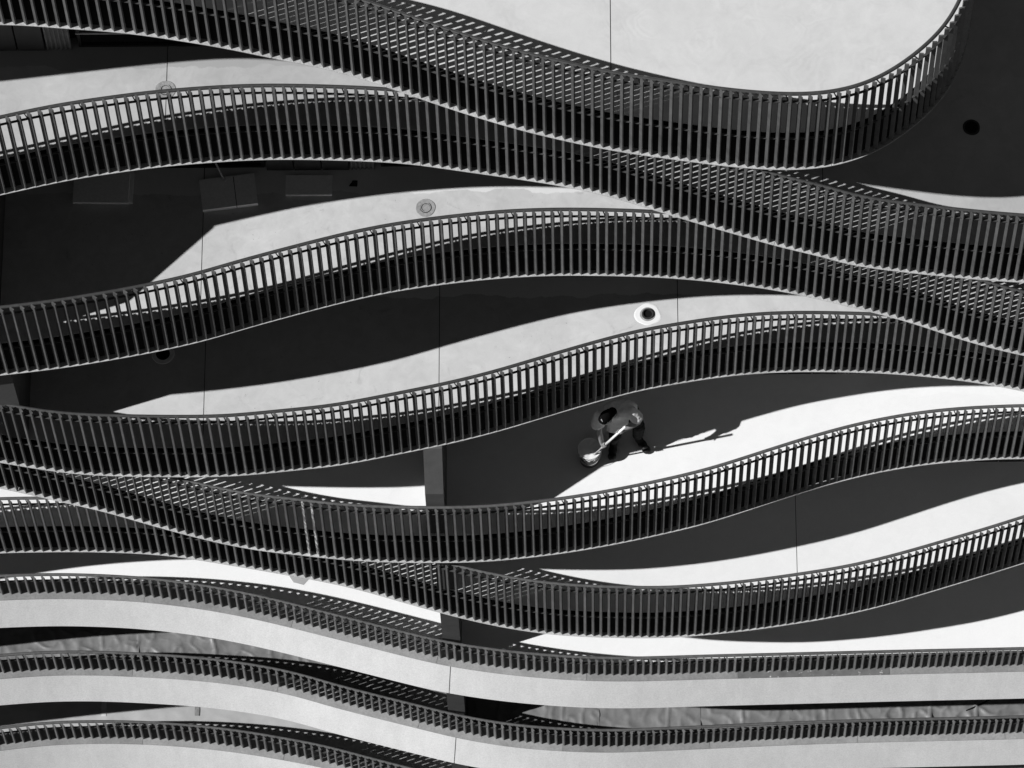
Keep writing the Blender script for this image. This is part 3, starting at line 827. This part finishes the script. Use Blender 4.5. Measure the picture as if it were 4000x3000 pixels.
def hand(c, frm):
    """palm and five fingers closed round the pole; frm = elbow"""
    it = []
    rad = (Vector(frm) - c); rad = (rad - pd * rad.dot(pd)).normalized()
    tan = pd.cross(rad)
    it.append((c + rad * 0.034, (0.040, 0.022, 0.036), Matrix((pd, rad, tan)).transposed()))
    for i, ln in enumerate((0.9, 1.0, 0.95, 0.8)):
        base = c + pd * (0.031 - 0.0205 * i)
        for j in range(11):
            a = -0.75 + ln * 3.5 * j / 10
            it.append((base + (rad * math.cos(a) + tan * math.sin(a)) * (0.028 - 0.002 * j / 10), (0.0092 - 0.0012 * j / 10,) * 3, None))
    for j in range(9):
        a = 0.5 - 2.4 * j / 8
        it.append((c + pd * (0.045 + 0.006 * j / 8) + (rad * math.cos(a) + tan * math.sin(a)) * 0.028, (0.0112 - 0.0015 * j / 8,) * 3, None))
    return it, c + rad * 0.045
hRi, wR = hand(hR, J['elR']); hLi, wL = hand(hL, J['elL'])
fdir = Vector((-0.52, -0.52, -0.68)).normalized()
sdir = Vector((0.68, -0.73, 0.0)); sdir = (sdir - fdir * sdir.dot(fdir)).normalized()
udir = sdir.cross(fdir).normalized()
if udir.z < 0: udir = -udir; sdir = -sdir
HR = Matrix((sdir, fdir, udir)).transposed()
hc = J['head']
body = [(hc, (0.078, 0.104, 0.110), HR), (hc + fdir * 0.03 - udir * 0.055, (0.056, 0.062, 0.065), HR),
        (hc + fdir * 0.095 - udir * 0.012, (0.012, 0.020, 0.026), HR), (hc + fdir * 0.082 - udir * 0.062, (0.026, 0.012, 0.011), HR),
        (hc + fdir * 0.078 + udir * 0.016, (0.05, 0.014, 0.012), HR)]
for s_ in (-1, 1):
    body.append((hc + sdir * 0.076 * s_ - udir * 0.008, (0.010, 0.024, 0.033), HR))
    body.append((hc + sdir * 0.030 * s_ + fdir * 0.080 + udir * 0.001, (0.013, 0.010, 0.009), HR))
body += limb(J['neck'] - Vector((0, 0, .02)), hc - udir * 0.06 - fdir * 0.02, 0.056, 0.052)
body += [(J['chest'], (0.15, 0.10, 0.12), None), (J['waist'], (0.135, 0.10, 0.11), None), (J['pelvis'], (0.15, 0.11, 0.11), None)]
for s_ in 'LR':
    body += limb(J['neck'] - Vector((0, 0, 0.04)), J['sh' + s_], 0.055, 0.052)
    body += limb(J['sh' + s_], J['el' + s_], 0.050, 0.041)
    w = wR if s_ == 'R' else wL
    body += limb(J['el' + s_], J['el' + s_].lerp(w, 0.35), 0.041, 0.043)
    body += limb(J['el' + s_].lerp(w, 0.35), w, 0.043, 0.027)
    body += limb(J['hip' + s_], J['knee' + s_], 0.078, 0.052) + limb(J['knee' + s_], J['ank' + s_], 0.050, 0.036)
    body += limb(J['heel' + s_], J['toe' + s_], 0.03, 0.028)
body += hRi + hLi
person = link('person', blobs('person', body, 0.0068, 3), M['skin'])
tag(person, 'worker in grey T-shirt and dark trousers bending over the bucket with a white pole', 'person')

tl = Matrix.Identity(3)
shirt = []
for t in np.linspace(0, 1, 9):
    c = J['pelvis'].lerp(J['waist'], t) if t < 0 else None
    c = (J['pelvis'] * (1 - t)**2 + J['waist'] * 2 * t * (1 - t) + J['chest'] * t**2) + Vector((0, 0, 0.02))
    shirt.append((c, (0.172 + 0.022 * t, 0.130, 0.085), None))
shirt += [(J['chest'] + Vector((-0.015, -0.02, 0.06)), (0.185, 0.115, 0.085), None), (J['neck'] + Vector((0, 0.01, -0.035)), (0.105, 0.085, 0.055), None)]
for t in np.linspace(0, 1, 6):                                            # loose front of the shirt hanging down
    shirt.append((J['chest'].lerp(W(1.14, 1.13, 0.93), t) + Vector((0, -0.05 + 0.03 * t, -0.05)), (0.165 - 0.035 * t, 0.062, 0.08), None))
for s_ in 'LR':
    shirt += limb(J['neck'] + Vector((0, 0, -0.045)), J['sh' + s_], 0.066, 0.070)
    shirt += limb(J['sh' + s_], J['sh' + s_].lerp(J['el' + s_], 0.55), 0.070, 0.066)
    e = J['sh' + s_].lerp(J['el' + s_], 0.5); out = Vector((-0.03 if s_ == 'L' else 0.03, 0.0, -0.01))
    shirt += limb(J['sh' + s_] + out * 0.5, e + out, 0.072, 0.084)
shm = blobs('t_shirt', shirt, 0.010, 3)
for v_ in shm.vertices:                                                    # cloth folds
    q = v_.co
    d = 0.010 * (1 - abs(noise.noise(Vector((q.x * 14 + q.z * 6, q.y * 10, q.z * 9))))) ** 4 + 0.005 * noise.noise(q * 26)
    v_.co = q + v_.normal * d
link('t_shirt', shm, M['shirt'], person)
tro = [(J['pelvis'] + Vector((0, 0, -0.02)), (0.168, 0.124, 0.11), None)]
for s_ in 'LR':
    tro += limb(J['hip' + s_], J['knee' + s_], 0.098, 0.075) + limb(J['knee' + s_], J['ank' + s_] + Vector((0, 0, 0.06)), 0.073, 0.064)
trm = blobs('trousers', tro, 0.011, 3)
for v_ in trm.vertices:
    q = v_.co
    v_.co = q + v_.normal * (0.014 * (1 - abs(noise.noise(Vector((q.x * 9, q.y * 9, q.z * 22))))) ** 3)
link('trousers', trm, M['trousers'], person)
for s_ in 'LR':
    hl, to, an = J['heel' + s_], J['toe' + s_], J['ank' + s_]
    up = Vector((0, 0, 0.014))
    dirv = (to - hl); ang = math.atan2(dirv.y, dirv.x); rz = Matrix.Rotation(ang, 3, 'Z')
    it = [(hl + up, (0.056, 0.048, 0.052), rz), (hl.lerp(to, 0.3) + up * 1.6, (0.075, 0.052, 0.058), rz), (hl.lerp(to, 0.62) + up * 0.8, (0.084, 0.059, 0.050), rz), (to + up * 0.4, (0.066, 0.058, 0.046), rz)]
    it += limb(an + Vector((0, 0, -0.02)), an + Vector((0, 0, 0.10)), 0.048, 0.050)
    sm_ = blobs('boot', it, 0.009, 3)
    for v_ in sm_.vertices: v_.co.z = max(v_.co.z, z5 + 0.002)
    link('boot', sm_, M['shoe'], person)
hair = [(hc + udir * 0.018 - fdir * 0.024, (0.079, 0.100, 0.098), HR), (hc - fdir * 0.07 - udir * 0.03, (0.068, 0.058, 0.076), HR), (hc - fdir * 0.10 - udir * 0.075, (0.058, 0.045, 0.055), HR), (hc + udir * 0.045 + fdir * 0.02, (0.070, 0.066, 0.058), HR)]
link('hair', blobs('hair', hair, 0.008, 2), M['hair'], person)
